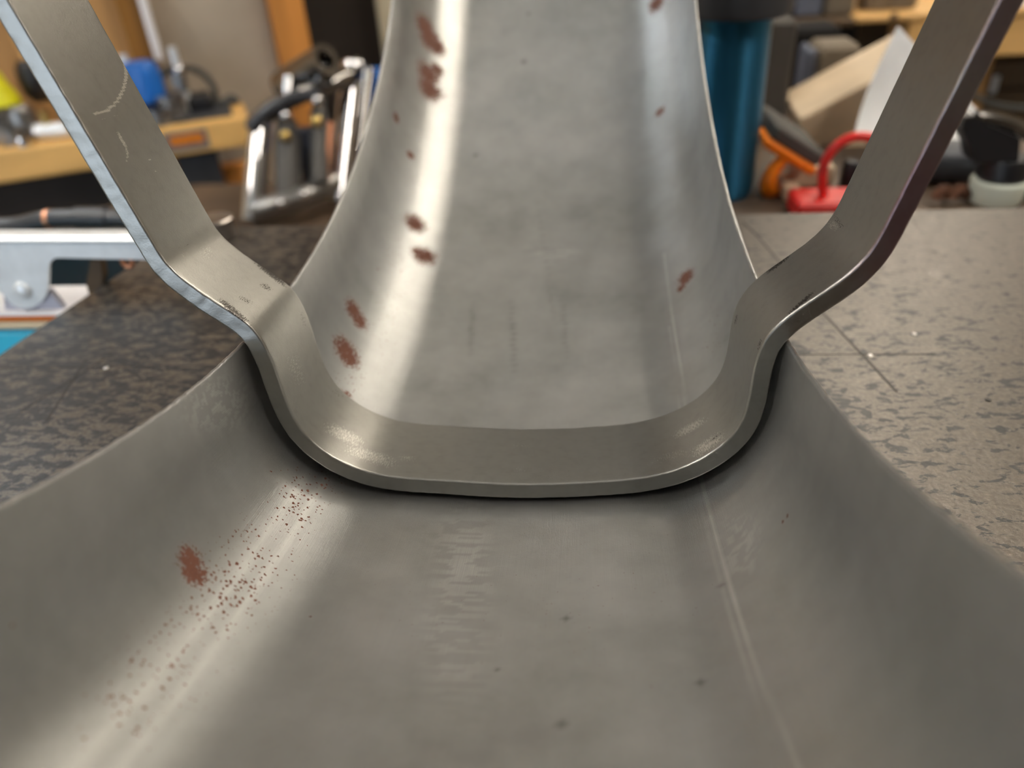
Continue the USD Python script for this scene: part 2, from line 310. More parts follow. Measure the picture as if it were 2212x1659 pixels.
groove([(.70, 1.12), (.725, 1.021), (.812, .437), (.861, .177), (.882, .06)], .0011); groove([(-1.265, .233), (-1.205, -.06)], .0012); groove([(-1.21, .24), (-1.275, .05), (-1.3, -.02)], .0009)
for (x, y), r in (((-1.181, .188), .0013), ((.87, .225), .0012), ((1.014, .331), .0011), ((1.32, -.05), .0008)):
    s = trimesh.creation.icosphere(2, r); s.apply_scale([1, 1, .35]); s.apply_translation([*tx(x, y), TOP])
    tb.add('weld_spatter', s, M['spatter'], smooth=True)
s = trimesh.creation.cylinder(.0011, .0003, sections=20); s.apply_translation([*tx(1.074, .025), TOP + .0001]); tb.add('punch_mark', s, M['groove'])

# ------------------------------------------------------------------ fender
R, KF, TH = 2.49340298, -0.01726284, 0.0093
def profile():
    z0, Rb, xs, r = -.3392, 2.3, .285, .229
    a0 = math.asin(xs / Rb); a1 = math.radians(85)
    P = [(Rb * math.sin(a), z0 + Rb * (1 - math.cos(a))) for a in np.linspace(0, a0, 46)]
    cx, cz = xs - r * math.sin(a0), P[-1][1] + r * math.cos(a0)
    P += [(cx + r * math.sin(a), cz - r * math.cos(a)) for a in np.linspace(a0, a1, 50)[1:]]
    xe, ze = P[-1]
    P += [(xe + (0 - ze) / math.tan(a1) * t, ze + (0 - ze) * t) for t in np.linspace(0, 1, 30)[1:]]
    P = np.array(P); return np.vstack([P[:0:-1] * [-1, 1], P])
IN = profile()
tg = np.gradient(IN, axis=0); tg /= np.linalg.norm(tg, axis=1, keepdims=True)
NO = np.stack([tg[:, 1], -tg[:, 0]], 1)                     # outward
OUT = (IN + NO * TH)[::-1]
def rim(c0, c1, n=7):                                       # half-round edge from c0 to c1
    c, h = (c0 + c1) / 2, (c1 - c0) / 2; q = np.array([0, 1.]); q = unit(q - h * (q @ h) / (h @ h)) * np.linalg.norm(h)
    return np.array([c - h * math.cos(a) + q * math.sin(a) * .8 for a in np.linspace(0, math.pi, n)[1:-1]])
r1, r2 = rim(IN[-1], OUT[0]), rim(OUT[-1], IN[0])
LOOP = np.vstack([IN, r1, OUT[::3], OUT[-1:], r2]); NI = len(IN)
THS = np.linspace(-.72, .74, 640)
def arc(X, Zp, a):
    rr = R - Zp
    return np.stack([X, rr * np.sin(a) * np.where(a > 0, 1 + KF, 1), R - rr * np.cos(a)], -1)
TT, JJ = np.meshgrid(THS, np.arange(len(LOOP)), indexing='ij')
V = arc(LOOP[JJ, 0], LOOP[JJ, 1], TT)
wob = (meshkit.fbm(V * 3.0, 3, 5) - .5) * .006              # the sheet is not perfectly even
depth_in = np.clip(-LOOP[JJ, 1] / .12, 0, 1)
V[..., 0] += wob * (1 - depth_in) * .6; V[..., 2] += wob * .5
V[..., 2] += (meshkit.noise(np.stack([TT * 330, np.sign(LOOP[JJ, 0]) * 9, TT * 0], -1), 3) - .5) * .0014 * (LOOP[JJ, 1] > -.001)
arc_len = np.cumsum(np.r_[0, np.linalg.norm(np.diff(LOOP, axis=0), axis=1)])
UVf = np.stack([arc_len[JJ], TT * R], -1)
nt, nl = V.shape[:2]
i, j = np.meshgrid(np.arange(nt - 1), np.arange(nl), indexing='ij'); jn = (j + 1) % nl
q = np.stack([i * nl + j, i * nl + jn, (i + 1) * nl + jn, (i + 1) * nl + j], -1).reshape(-1, 4)
faces = np.vstack([q[:, [0, 1, 2]], q[:, [0, 2, 3]]])
Vw = W(V.reshape(-1, 3)); UVw = UVf.reshape(-1, 2)
for row in (0, nt - 1):                                     # the two ends of the sheet
    ring = V[row]; n0 = len(Vw); inn = ring[:NI]; out = arc(OUT[::-1][:, 0], OUT[::-1][:, 1], np.full(NI, THS[row]))
    Vw = np.vstack([Vw, W(inn), W(out)]); UVw = np.vstack([UVw, np.zeros((2 * NI, 2))])
    k = np.arange(NI - 1); e = np.stack([n0 + k, n0 + k + 1, n0 + NI + k + 1, n0 + NI + k], 1)
    e = e if row == 0 else e[:, ::-1]
    faces = np.vstack([faces, e[:, [0, 1, 2]], e[:, [0, 2, 3]]])
def project(P):
    qv = (P - CAM) @ A.T
    return np.stack([1106 + FPX * qv[:, 0] / qv[:, 2], 829.5 - FPX * qv[:, 1] / qv[:, 2]], 1)
def surf(u, v):                                             # the inner surface's point measured at (u, v) of the photograph
    pp = project(Vw[:nt * nl]).reshape(nt, nl, 2)[:, :NI]
    d = ((pp - [u, v]) ** 2).sum(-1); a, b = np.unravel_index(d.argmin(), d.shape)
    return Vw[:nt * nl].reshape(nt, nl, 3)[a, b]
rust = np.full(len(Vw), .0)
inside = np.zeros(len(Vw), bool); inside[:nt * nl] = (np.arange(nt * nl) % nl) < NI
def spot(u, v, r, k=1.0, sx=1.0):
    c = surf(u, v); d = np.linalg.norm((Vw - c) * [1, 1 / sx, 1 / sx], axis=1) / r
    rust[:] = np.maximum(rust, np.where(inside, k * np.clip(1.3 - d, 0, 1.02) * .70, 0))
for s in ((918, 55, .0050), (930, 85, .0055), (940, 100, .0045), (925, 160, .0055), (945, 150, .0032), (928, 195, .0055), (898, 482, .0042), (915, 553, .0042), (903, 545, .0025),
          (764, 672, .0034), (775, 690, .0030), (745, 757, .0042), (752, 770, .0036), (742, 855, .0022), (413, 1205, .0033), (418, 1238, .0035), (412, 1225, .0028),
          (1420, 5, .0042), (1425, 242, .0020), (1481, 600, .0030), (1473, 622, .0016), (855, 254, .0022), (887, 335, .0018), (885, 310, .0012), (815, 582, .0013), (865, 585, .0011),
          (418, 1328, .0012), (357, 1355, .0012), (28, 1355, .0014), (282, 1423, .0010), (395, 1440, .0010), (265, 1510, .001), (184, 1598, .001), (587, 1020, .0010), (1700, 1115, .0012), (1690, 1130, .0009), (670, 1330, .0008)):
    spot(s[0], s[1], s[2] * (1.75 if s[1] > 1000 else 2.5) if s[2] > .0015 else s[2] * .8)
speck = np.zeros(len(Vw)); pF = project(Vw)                 # where fine flash rust specks lie
def speckle(u, v, su, sv, angle, k):
    c, n = math.cos(angle), math.sin(angle); d = pF - [u, v]
    e = (d @ [c, n] / su) ** 2 + (d @ [-n, c] / sv) ** 2
    speck[:] = np.maximum(speck, np.where(inside, k * np.exp(-e), 0))
speckle(650, 1080, 120, 75, -.9, 1.0); speckle(500, 1270, 210, 110, -.85, 1.0); speckle(330, 1480, 230, 130, -.85, .8)
speckle(850, 620, 60, 260, .12, .55); speckle(905, 330, 40, 220, .1, .45); speckle(1540, 720, 50, 90, 0, .5); speckle(760, 830, 60, 60, 0, .6); speckle(1250, 1350, 700, 350, 0, .28)
# bright forming lines along the arc
scr = np.zeros(len(Vw))
xin = np.tile(LOOP[:, 0], nt); thv = TT.ravel()
def streak(x, w, t0, t1, k):
    d = np.abs(xin - x - .004 * np.sin(thv * 9)) / w
    scr[:nt * nl] = np.maximum(scr[:nt * nl], k * np.clip(1 - d, 0, 1) * ((thv > t0) & (thv < t1)) * inside[:nt * nl])
streak(.372, .0035, -.45, .22, 1.0); streak(.360, .0025, -.4, .1, .6); streak(-.405, .012, -.62, -.08, .55); streak(-.375, .010, -.62, -.08, .5)
smu = np.zeros(len(Vw))
def smear(u0, v0, u1, v1, w, k):                            # soft dark strokes rubbed into the sheet
    for t in np.linspace(0, 1, 14):
        d = np.linalg.norm(Vw - surf(u0 + (u1 - u0) * t, v0 + (v1 - v0) * t), axis=1) / w
        smu[:] = np.maximum(smu, np.where(inside, k * math.sin(math.pi * (.15 + .7 * t)) * np.exp(-d * d), 0))
smear(1022, 655, 1016, 765, .0016, .45); smear(1104, 655, 1112, 800, .0016, .5); smear(1160, 440, 1190, 620, .0012, .3); smear(1214, 640, 1224, 770, .0015, .4); smear(1180, 600, 1200, 700, .0012, .3)
for u, v, r in ((1130, 132, .0016), (1028, 335, .0013), (1213, 1563, .0011), (1510, 1478, .0010), (1555, 1263, .0009), (1140, 30, .0012), (1075, 1445, .0008), (1220, 1338, .0010)):
    d = np.linalg.norm(Vw - surf(u, v), axis=1) / r; smu = np.maximum(smu, np.where(inside, .9 * np.clip(1.5 - d, 0, 1), 0))
def worn(u, v, su, sv, k):
    d = pF - [u, v]; scr[:] = np.maximum(scr, np.where(inside, k * np.exp(-(np.abs(d[:, 0] / su) ** 3 + np.abs(d[:, 1] / sv) ** 3)) * (meshkit.noise(Vw * [160, 700, 700], 6) > .52), 0))
worn(1000, 1230, 60, 130, .55); worn(985, 1400, 70, 120, .35); worn(470, 870, 70, 60, .5); worn(1600, 1180, 40, 70, .4); worn(1190, 545, 60, 14, .4)
fen = usdkit.mesh(stage, '/World/fender', (Vw, faces), M['fender'], smooth=True, uv=UVw)
api = UsdGeom.PrimvarsAPI(fen)
def primvar(api, name, val):
    api.CreatePrimvar(name, Sdf.ValueTypeNames.FloatArray, 'vertex').Set(Vt.FloatArray.FromNumpy(np.asarray(val, np.float32)))
primvar(api, 'smudge', smu); primvar(api, 'rust', rust); primvar(api, 'speck', speck); primvar(api, 'scratch', scr)
tag(fen.GetPrim(), 'long curved bare steel fender lying upside down on the table, rust spotted', 'fender')

# ------------------------------------------------------------------ bent flat strap
PN = unit([-0.0104, 0.9915, -0.1300]); PU = unit([0, 0.1300, 0.9915])
P0 = np.array([0, -0.33501046, 0.02262844]); WID, ST = 0.2208, 0.0345
def fillet(P, Q, Rr, r, n=14):                               # arc of radius r at the corner Q of the path P-Q-R
    P, Q, Rr = map(np.array, (P, Q, Rr)); u, v = unit(P - Q), unit(Rr - Q); h = math.acos(np.clip(u @ v, -1, 1)) / 2
    t = r / math.tan(h); c = Q + unit(u + v) * r / math.sin(h); a, b_ = Q + u * t - c, Q + v * t - c
    w = math.acos(np.clip(a @ b_ / r / r, -1, 1))
    return [c + (a * math.sin((1 - k) * w) + b_ * math.sin(k * w)) / math.sin(w) for k in np.linspace(0, 1, n)]
lA, lB, lC = (-1.016, 1.40), (-.597, .168), (-.449, .031); rA, rB, rC_ = (1.006, 1.40), (.611, .165), (.447, .006)
basin = [(-.436, -.030), (-.431, -.075), (-.417, -.133), (-.397, -.185), (-.362, -.232), (-.300, -.264), (-.189, -.286), (-.006, -.2945), (.173, -.290), (.300, -.266), (.364, -.237), (.406, -.195), (.430, -.142), (.441, -.086), (.444, -.045)]
inner = [lA] + fillet(lA, lB, lC, .045) + fillet(lB, lC, basin[1], .075) + basin[1:-1] + fillet(basin[-2], rC_, rB, .075) + fillet(rC_, rB, rA, .045) + [rA]
inner = np.array(inner, float)
def densify(P, step):
    o = []
    for a, b in zip(P[:-1], P[1:]):
        k = max(1, int(np.linalg.norm(b - a) / step)); o += [a + (b - a) * t / k for t in range(k)]
    return np.array(o + [P[-1]])
inner = densify(inner, .02)
s0 = np.r_[0, np.cumsum(np.linalg.norm(np.diff(inner, axis=0), axis=1))]
from scipy.interpolate import UnivariateSpline
wts = np.full(len(inner), 1 / .0011)
fx, fz = (UnivariateSpline(s0, inner[:, k], w=wts, s=len(inner) * .9) for k in (0, 1))
SS = np.linspace(0, s0[-1], 800)
CL = np.stack([fx(SS), fz(SS)], 1); dT = np.stack([fx.derivative()(SS), fz.derivative()(SS)], 1); dT /= np.linalg.norm(dT, axis=1, keepdims=True)
NN = np.stack([dT[:, 1], -dT[:, 0]], 1)                     # from the inner face to the outer face
rc, er = .0050, 5                                           # rounded arrises
sec = []
for (ca, cb, a0) in ((rc, rc, 1.5 * math.pi), (rc, WID - rc, math.pi), (ST - rc, WID - rc, math.pi / 2), (ST - rc, rc, 0)):
    for a in np.linspace(a0, a0 - math.pi / 2, er): sec.append((ca + rc * math.cos(a), cb + rc * math.sin(a)))
def refine(sec, step):
    o = []
    for a, b in zip(sec, sec[1:] + sec[:1]):
        k = max(1, int(np.hypot(b[0] - a[0], b[1] - a[1]) / step)); o += [(a[0] + (b[0] - a[0]) * t / k, a[1] + (b[1] - a[1]) * t / k) for t in range(k)]
    return np.array(o)
sec = refine(sec, .006)
ns_ = len(sec)
pts2 = CL[:, None] + NN[:, None] * sec[None, :, :1]
VS = P0 + pts2[..., :1] * np.array([1., 0, 0]) + pts2[..., 1:] * PU + sec[None, :, 1:2] * PN
edge_n = (meshkit.noise(np.stack([SS[:, None] * 90 + 0 * sec[None, :, 0], sec[None, :, 0] * 60 + 0 * SS[:, None], sec[None, :, 1] * 3 + 0 * SS[:, None]], -1), 8) - .5)
VS += (edge_n * .0012)[..., None] * PN
i, j = np.meshgrid(np.arange(len(SS) - 1), np.arange(ns_), indexing='ij'); jn = (j + 1) % ns_
q = np.stack([i * ns_ + j, i * ns_ + jn, (i + 1) * ns_ + jn, (i + 1) * ns_ + j], -1).reshape(-1, 4)
fs = np.vstack([q[:, [0, 1, 2]], q[:, [0, 2, 3]]])
VSw = W(VS.reshape(-1, 3))
per = np.cumsum(np.r_[0, np.linalg.norm(np.diff(sec, axis=0), axis=1)])
UVs = np.stack([np.repeat(SS, ns_), np.tile(per, len(SS))], 1)
for row in (0, len(SS) - 1):
    n0 = len(VSw); VSw = np.vstack([VSw, W(VS[row]), W(VS[row].mean(0, keepdims=True))]); UVs = np.vstack([UVs, np.zeros((ns_ + 1, 2))])
    k = np.arange(ns_); f3 = np.stack([np.full(ns_, n0 + ns_), n0 + k, n0 + (k + 1) % ns_], 1)
    fs = np.vstack([fs, f3 if row else f3[:, ::-1]])
tm = trimesh.Trimesh(VSw, fs, process=False)
if tm.volume < 0: fs = fs[:, ::-1]
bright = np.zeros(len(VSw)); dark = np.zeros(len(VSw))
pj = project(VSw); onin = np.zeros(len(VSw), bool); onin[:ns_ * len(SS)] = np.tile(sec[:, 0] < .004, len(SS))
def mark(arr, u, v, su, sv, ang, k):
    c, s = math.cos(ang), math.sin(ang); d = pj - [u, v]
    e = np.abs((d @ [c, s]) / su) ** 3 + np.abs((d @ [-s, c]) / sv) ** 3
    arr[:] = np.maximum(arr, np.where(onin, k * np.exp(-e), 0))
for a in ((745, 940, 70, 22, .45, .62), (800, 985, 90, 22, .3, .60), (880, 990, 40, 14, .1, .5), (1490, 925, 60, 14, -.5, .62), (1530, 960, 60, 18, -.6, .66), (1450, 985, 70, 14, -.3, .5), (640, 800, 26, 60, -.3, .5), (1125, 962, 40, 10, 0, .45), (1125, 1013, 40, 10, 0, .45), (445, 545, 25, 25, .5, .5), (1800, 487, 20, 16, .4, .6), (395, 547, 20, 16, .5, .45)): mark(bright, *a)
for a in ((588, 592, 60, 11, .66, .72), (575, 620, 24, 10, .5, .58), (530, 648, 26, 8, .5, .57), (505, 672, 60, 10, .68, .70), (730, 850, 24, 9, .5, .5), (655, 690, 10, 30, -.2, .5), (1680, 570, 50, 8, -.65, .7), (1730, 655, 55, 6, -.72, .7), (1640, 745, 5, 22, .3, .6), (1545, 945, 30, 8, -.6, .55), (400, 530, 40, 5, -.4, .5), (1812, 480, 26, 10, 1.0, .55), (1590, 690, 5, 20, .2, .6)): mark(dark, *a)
def scratch(pts, w, k):
    P = spline(pts, 40)
    for p in P:
        d = np.linalg.norm(pj - p, axis=1); bright[:] = np.maximum(bright, np.where(onin, k * np.clip(1.6 - d / w, 0, 1), 0))
scratch([(270, 138), (272, 165), (265, 195), (250, 222), (230, 238), (205, 245)], 4.6, .92); scratch([(255, 248), (240, 254), (222, 257)], 2.0, .55)
scratch([(255, 285), (268, 310), (275, 330), (273, 346)], 4.0, .72); scratch([(326, 342), (318, 350), (306, 354)], 2.0, .75); scratch([(338, 364), (334, 374)], 2.0, .7)
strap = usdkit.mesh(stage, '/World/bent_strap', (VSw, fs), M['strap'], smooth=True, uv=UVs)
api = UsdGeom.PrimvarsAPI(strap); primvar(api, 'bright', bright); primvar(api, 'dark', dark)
tint = np.zeros(len(VSw)); nv = ns_ * len(SS)                # purple tint painted along the right arm's front edge
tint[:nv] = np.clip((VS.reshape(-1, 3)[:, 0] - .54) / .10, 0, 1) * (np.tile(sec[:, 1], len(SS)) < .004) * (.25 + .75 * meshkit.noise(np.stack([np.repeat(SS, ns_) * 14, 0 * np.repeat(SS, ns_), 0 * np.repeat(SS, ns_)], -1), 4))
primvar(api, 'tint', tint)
tag(strap.GetPrim(), 'flat steel bar bent to a flared U, standing inside the fender', 'bracket')

# ------------------------------------------------------------------ left bench and the wall behind it
ang = math.radians(25)
BX, BY, BZ = np.array([math.cos(ang), math.sin(ang), 0]), np.array([-math.sin(ang), math.cos(ang), 0]), np.array([0, 0, 1.])
BO = at(535, 250, z=.80)
def onp(u, v, off):                                          # on the vertical plane OFF behind the bench's front edge
    qv = ray(u, v); s = ((BO - CAM) @ BY + off) / (qv @ BY); return CAM + qv * s
bl = lambda p: np.array([(p - BO) @ BX, (p - BO) @ BY, p[2]])  # world -> bench coordinates (z kept)
def bbox(x0, x1, y0, y1, z0, z1, c=.001):
    m = cbox(x1 - x0, y1 - y0, z1 - z0, c)
    return frame(m, BO * [1, 1, 0] + BX * (x0 + x1) / 2 + BY * (y0 + y1) / 2 + BZ * (z0 + z1) / 2, BX, BY, BZ)
bw = At('workbench', 'honey coloured wooden workbench with orange printed label on its edge', 'workbench', BO * [1, 1, 0])
bw.add('bench_top', bbox(-1.3, 0, 0, .10, .756, .80, .003), M['bench_wood'])
a, b = bl(onp(392, 380, .02))[0], bl(onp(482, 380, .02))[0]
bw.add('bench_leg', bbox(a, b, .02, .07, 0, .7555, .003), M['charcoal'])
bw.add('bench_leg', bbox(-1.25, -1.17, .02, .07, 0, .7555, .003), M['charcoal'])
a, b = bl(onp(352, 300, 0)), bl(onp(450, 298, 0))
zl = (bl(onp(405, 300, 0))[2])
bw.add('label_plate', bbox(a[0], b[0], -.0012, 0, zl - .017, zl + .012, .0004), M['label_grey'], label='grey label stuck to the bench edge')
bw.add('label_print', bbox(a[0] + .008, b[0] - .006, -.0020, -.00125, zl - .008, zl + .007, .0003), M['label_orange'], label='orange printed strip of the label')
def upright(name, u0, u1, v, off, z0, z1, t, m, label, cat):
    a, b = bl(onp(u0, v, off)), bl(onp(u1, v, off))
    return tag(obj(name, bbox(a[0], b[0], off, off + t, z0, z1, .002), M[m]), label, cat)
upright('plywood_sheet', -700, 290, 60, .155, 0, 1.6, .012, 'ply', 'tan plywood sheet standing behind the left end of the wooden bench', 'board')
upright('wood_stud', 266, 318, 60, .120, 0, 1.7, .034, 'stud_dark', 'dark orange wooden stud between plywood sheet and beige board', 'stud')
upright('beige_board', 310, 588, 75, .157, 0, 1.6, .018, 'beige', 'large plain beige board standing behind the cable on the bench', 'board')
upright('wood_stud', 594, 668, 75, .12, 0, 1.7, .05, 'stud', 'bright orange wooden stud at the right edge of the beige board', 'stud')
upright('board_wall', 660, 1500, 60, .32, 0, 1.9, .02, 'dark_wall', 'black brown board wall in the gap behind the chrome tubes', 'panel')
upright('door_trim', 823, 870, 60, .25, 0, 1.8, .02, 'cream', 'narrow cream upright trim board at the fender rim', 'trim')
upright('under_bench_shade', -700, 380, 420, .075, 0, .74, .02, 'dark_wall', 'black panel added for the shade under the wooden bench', 'cabinet')  # added black panel, stands for the shade below the bench
upright('wood_post', 478, 560, 400, .105, 0, .70, .03, 'stud', 'short orange wooden post beside the bench leg', 'post')

# white pipe
p = tube([onp(296, -40, .112), onp(345, 128, .11)], .0066, curve=False)
tag(obj('white_pipe', p, M['white']), 'thin white plastic pipe leaning against the beige board', 'pipe')
# blue tool housing
c = onp(305, 160, .06); z0 = .80
hb = At('tool_housing', 'bright blue rounded tool housing on the wooden bench', 'power tool', (c[0], c[1], z0))
w = depth(c) / FPX
prof = [(0.0, 0), (34 * w, 0), (40 * w, 6 * w), (42 * w, 40 * w), (38 * w, 72 * w), (30 * w, 84 * w), (0, 86 * w)]
hm = lathe(prof, 28); hm.apply_scale([1, .8, 1]); hm.apply_translation([c[0], c[1], z0 + .026]); hb.add('body', hm, M['blue'])
cp = trimesh.creation.cylinder(9 * w, 22 * w, sections=18); cp.apply_translation([c[0] - 30 * w, c[1], z0 + .026 + 88 * w]); hb.add('cap', cp, M['zinc'])
ft = lathe([(0, -.0), (36 * w, 0), (36 * w, .01), (22 * w, .014), (24 * w, .0258), (0, .0258)], 24); ft.apply_translation([c[0], c[1], z0]); hb.add('foot', ft, M['black'])
# spindle clamp
sp = At('spindle_clamp', 'pale steel threaded spindle with ball, upright among cables on bench', 'clamp', onp(415, 250, .06) * [1, 1, 0] + [0, 0, .80])
top, ball, mid, bot = onp(370, 102, .06), onp(386, 152, .06), onp(398, 195, .06), onp(414, 246, .06)
bot[2] = max(bot[2], .803)
sp.add('spindle', tube([top, ball], .0060, curve=False), M['zinc'])
s = trimesh.creation.icosphere(3, .0088); s.apply_translation(ball); sp.add('ball', s, M['chrome'], smooth=True)
sp.add('thread', tube([ball + (ball - mid) * .0, mid], [.0075, .0068], curve=False), M['grey_metal'])
sp.add('lower_spindle', tube([mid, bot], .0056, curve=False), M['zinc'])
nut = trimesh.creation.cylinder(.012, .02, sections=6); nut.apply_translation((ball + mid) / 2 - [.006, -.004, 0]); sp.add('nut', nut, M['grey_metal'], smooth=False)
# cable
cb = [onp(*t, .085) for t in ((300, 200), (325, 178), (350, 160), (385, 147), (425, 152), (455, 178), (465, 210), (455, 238))]
cb += [onp(*t, .08) for t in ((440, 252), (458, 253), (470, 238), (484, 220), (503, 210), (512, 220), (500, 240), (478, 250), (455, 254))]
for k in range(len(cb)): cb[k][2] = max(cb[k][2], .807)
tag(obj('power_cable', tube(cb, .0050, n=140, sides=10), M['grey_cable']), 'dark grey power cable in loops lying on the wooden bench', 'cable')
# clutter on the bench: each its own thing
def rest_box(name, u0, u1, v, h, off, d, m, label, cat, c=.004):
    a, b = bl(onp(u0, v, off)), bl(onp(u1, v, off))
    return tag(obj(name, bbox(a[0], b[0], off, off + d, .8003, .8003 + h, c), M[m]), label, cat)
rest_box('battery_pack', 408, 462, 235, .026, .05, .045, 'black', 'black rectangular block under the cable arc on the bench', 'battery', .005)
def fitting(u, off, r, h, m, label, name='pipe_fitting', c='fitting', hole=True):
    o = onp(u, 255, off); o[2] = .8002
    g = lathe([(r * .55, 0), (r, 0), (r, h * .3), (r * .85, h * .35), (r * .85, h * .75), (r, h * .8), (r, h), (r * .55, h), (r * .55, 0)] if hole else [(0, 0), (r, 0), (r, h * .8), (r * .7, h), (0, h)], 20)
    g.apply_translation(o); return tag(obj(name, g, M[m]), label, c)
fitting(345, .03, .024, .022, 'grey_metal', 'grey steel ring fitting below the blue tool housing')
fitting(378, .045, .02, .036, 'grey_metal', 'taller grey steel fitting left of the pale spindle')
rest_box('steel_tray', 335, 505, 258, .0045, .012, .085, 'charcoal', 'flat charcoal steel tray under the cable on the bench edge', 'tray', .001)

# left of the strap
def lathe_at(name, prof, o, m, label, cat, n=28, sc=(1, 1, 1)):
    g = lathe(prof, n); g.apply_scale(sc); g.apply_translation(o); return tag(obj(name, g, M[m]), label, cat)
c = onp(-8, 226, .07); w = depth(c) / FPX; zb = c[2]
fb = At('spray_flask', 'yellow green plastic bottle on a grey metal collar at left edge', 'bottle', (c[0], c[1], .80))
g = lathe([(0, 0), (50 * w, 0), (48 * w, 12 * w), (36 * w, 40 * w), (30 * w, 62 * w), (20 * w, 66 * w), (19 * w, 90 * w), (0, 92 * w)], 32); g.apply_translation([c[0], c[1], zb]); fb.add('bottle', g, M['yellow'])
g = lathe([(0, 0), (46 * w, 0), (46 * w, (zb - .801) * .5), (38 * w, (zb - .801) * .55), (44 * w, zb - .8005), (0, zb - .8005)], 28); g.apply_translation([c[0], c[1], .8003]); fb.add('collar', g, M['grey_metal'])
c = onp(75, 172, .11); w = depth(c) / FPX
g = lathe([(0, -44 * w), (18 * w, -43 * w), (30 * w, -25 * w), (33 * w, 0), (29 * w, 28 * w), (18 * w, 42 * w), (0, 44 * w)], 28); g.apply_translation(c)
kn = At('rubber_mallet', 'black rounded rubber head hanging in front of plywood sheet', 'mallet', c)
kn.add('head', g, M['black'])
kn.add('handle', tube([c + [0, .0, 30 * w], c + [.01, .02, .30]], .011, curve=False), M['ply'])
fitting(12, .035, .018, .022, 'grey_metal', 'dull grey ring fitting at left edge of the bench')
fitting(48, .06, .020, .046, 'grey_metal', 'tall dull grey collar fitting right of the yellow bottle', hole=False)
c = onp(118, 292, .03); c[2] = .8003
vf = At('valve', 'silver valve with brass stem lying on the wooden bench', 'valve', c)
vf.add('body', tube([c + [-.02, -.006, .0115], c + [.022, .006, .0115]], .011, curve=False), M['zinc'])
g = trimesh.creation.cylinder(.006, .02, sections=16); g.apply_translation(c + [-.004, 0, .028]); vf.add('stem', g, M['brass'])
g = trimesh.creation.icosphere(2, .007); g.apply_translation(c + [-.02, -.009, .012]); vf.add('nozzle', g, M['chrome'], smooth=True)
fitting(30, .012, .010, .012, 'chrome', 'small bright steel fitting at the front of the bench', hole=False)

# ------------------------------------------------------------------ chrome fork assembly behind the table
YF = .60
def fk(u, v, dy=0.0): return at(u, v, y=YF + dy + (488 - v) / 226 * .066)   # the fork leans back
wz = depth(fk(640, 300)) / FPX
CZ = fk(545, 490)[2] - .002
cart = At('rolling_cart', 'low dark wooden cart behind the table under the chrome tubes', 'cart', (-.3, YF, 0))
cart.add('cart_top', box(-.62, -.03, YF - .22, YF + .17, CZ - .03, CZ, .002), M['cart_wood'])
cart.add('cart_leaf', box(-.30, -.03, YF + .1703, YF + .28, CZ - .03, CZ, .002), M['cart_wood'])
for x in (-.6, -.05):
    for y in (YF - .2, YF + .15): cart.add('leg', box(x - .015, x + .015, y - .015, y + .015, 0, CZ - .0305, .002), M['charcoal'])
fo = At('fork_assembly', 'chrome motorcycle fork with tubes and springs standing behind the table', 'motorcycle fork', (fk(640, 300)[0], YF, CZ))
lo = fk(548, 488); lo[2] = CZ + .009
fo.add('leg_tube', tube([fk(562, 262), lo], 24 * wz, curve=False, sides=24), M['chrome'])
ro = fk(741, 480, .05); ro[2] = CZ + .010
fo.add('leg_tube', tube([fk(762, 140, .05), ro], 26 * wz, curve=False, sides=24), M['chrome'])
s = trimesh.creation.icosphere(3, 27 * wz); s.apply_scale([1, 1, .6]); s.apply_translation(fk(763, 140, .05)); fo.add('leg_cap', s, M['chrome'], smooth=True)
r3 = fk(778, 480, .10); r3[2] = CZ + .008
fo.add('rear_leg_tube', tube([fk(796, 152, .10), r3], 17 * wz, curve=False, sides=20), M['dark_chrome'])
# open upper tube, hollow
a, b = fk(704, 128, -.03), fk(612, 185, .03); d = unit(a - b); ou, inn = 32 * wz, 20 * wz
hol = lathe([(inn, 0), (ou, 0), (ou, 1), (inn, 1), (inn, 0)], 32); L_ = np.linalg.norm(a - b)
ex = unit(np.cross(d, [0, 0, 1])); ey = np.cross(d, ex); hol.apply_scale([1, 1, L_]); hol = frame(hol, b, ex, ey, d)
fo.add('handlebar_clamp', hol, M['dark_chrome'])
pl = trimesh.creation.cylinder(inn, .004, sections=24); pl = frame(pl, b + d * L_ * .35, ex, ey, d); fo.add('bore_shade', pl, M['black'])  # black disc inside the tube gives the darkness of its hollow
fo.add('top_crown', tube([fk(545, 275), fk(585, 240), fk(640, 208), (fk(700, 186)), fk(762, 158, .04)], 20 * wz, sides=16), M['dark_chrome'])
fo.add('rubber_strap', tube([fk(540, 278, -.02), fk(580, 238, -.025), fk(630, 212, -.025), fk(690, 205, -.02)], 13 * wz, sides=12), M['rubber'])
for u, v in ((624, 188), (692, 160)): fo.add('clamp_bolt', tube([fk(u, v - 18, -.01), fk(u - 2, v + 22, -.015)], 12 * wz, curve=False), M['chrome'])
for u, v, m in ((617, 250, 'chrome'), (685, 217, 'chrome'), (684, 262, 'brass'), (617, 294, 'brass')):
    s = trimesh.creation.icosphere(2, 13 * wz); s.apply_translation(fk(u, v, -.02)); fo.add('acorn_nut', s, M[m], smooth=True)
for u, (v0, v1), r in ((620, (262, 425), 27), (688, (205, 395), 18)):
    q0, q1 = fk(u, v0), fk(u + 3, v1)
    fo.add('damper', tube([q0, q0 + (q1 - q0) * .18, q0 + (q1 - q0) * .2, q1], [r * .8 * wz, r * .8 * wz, r * wz, r * wz], curve=False, sides=24), M['damper'])
g = cbox(40 * wz, .02, 130 * wz, .003); g.apply_translation(fk(668, 340, .03)); fo.add('side_plate', g, M['lilac'])
fo.add('brake_rod', tube([fk(712, 265, .01), fk(703, 392, .01)], 9 * wz, curve=False), M['copper'])
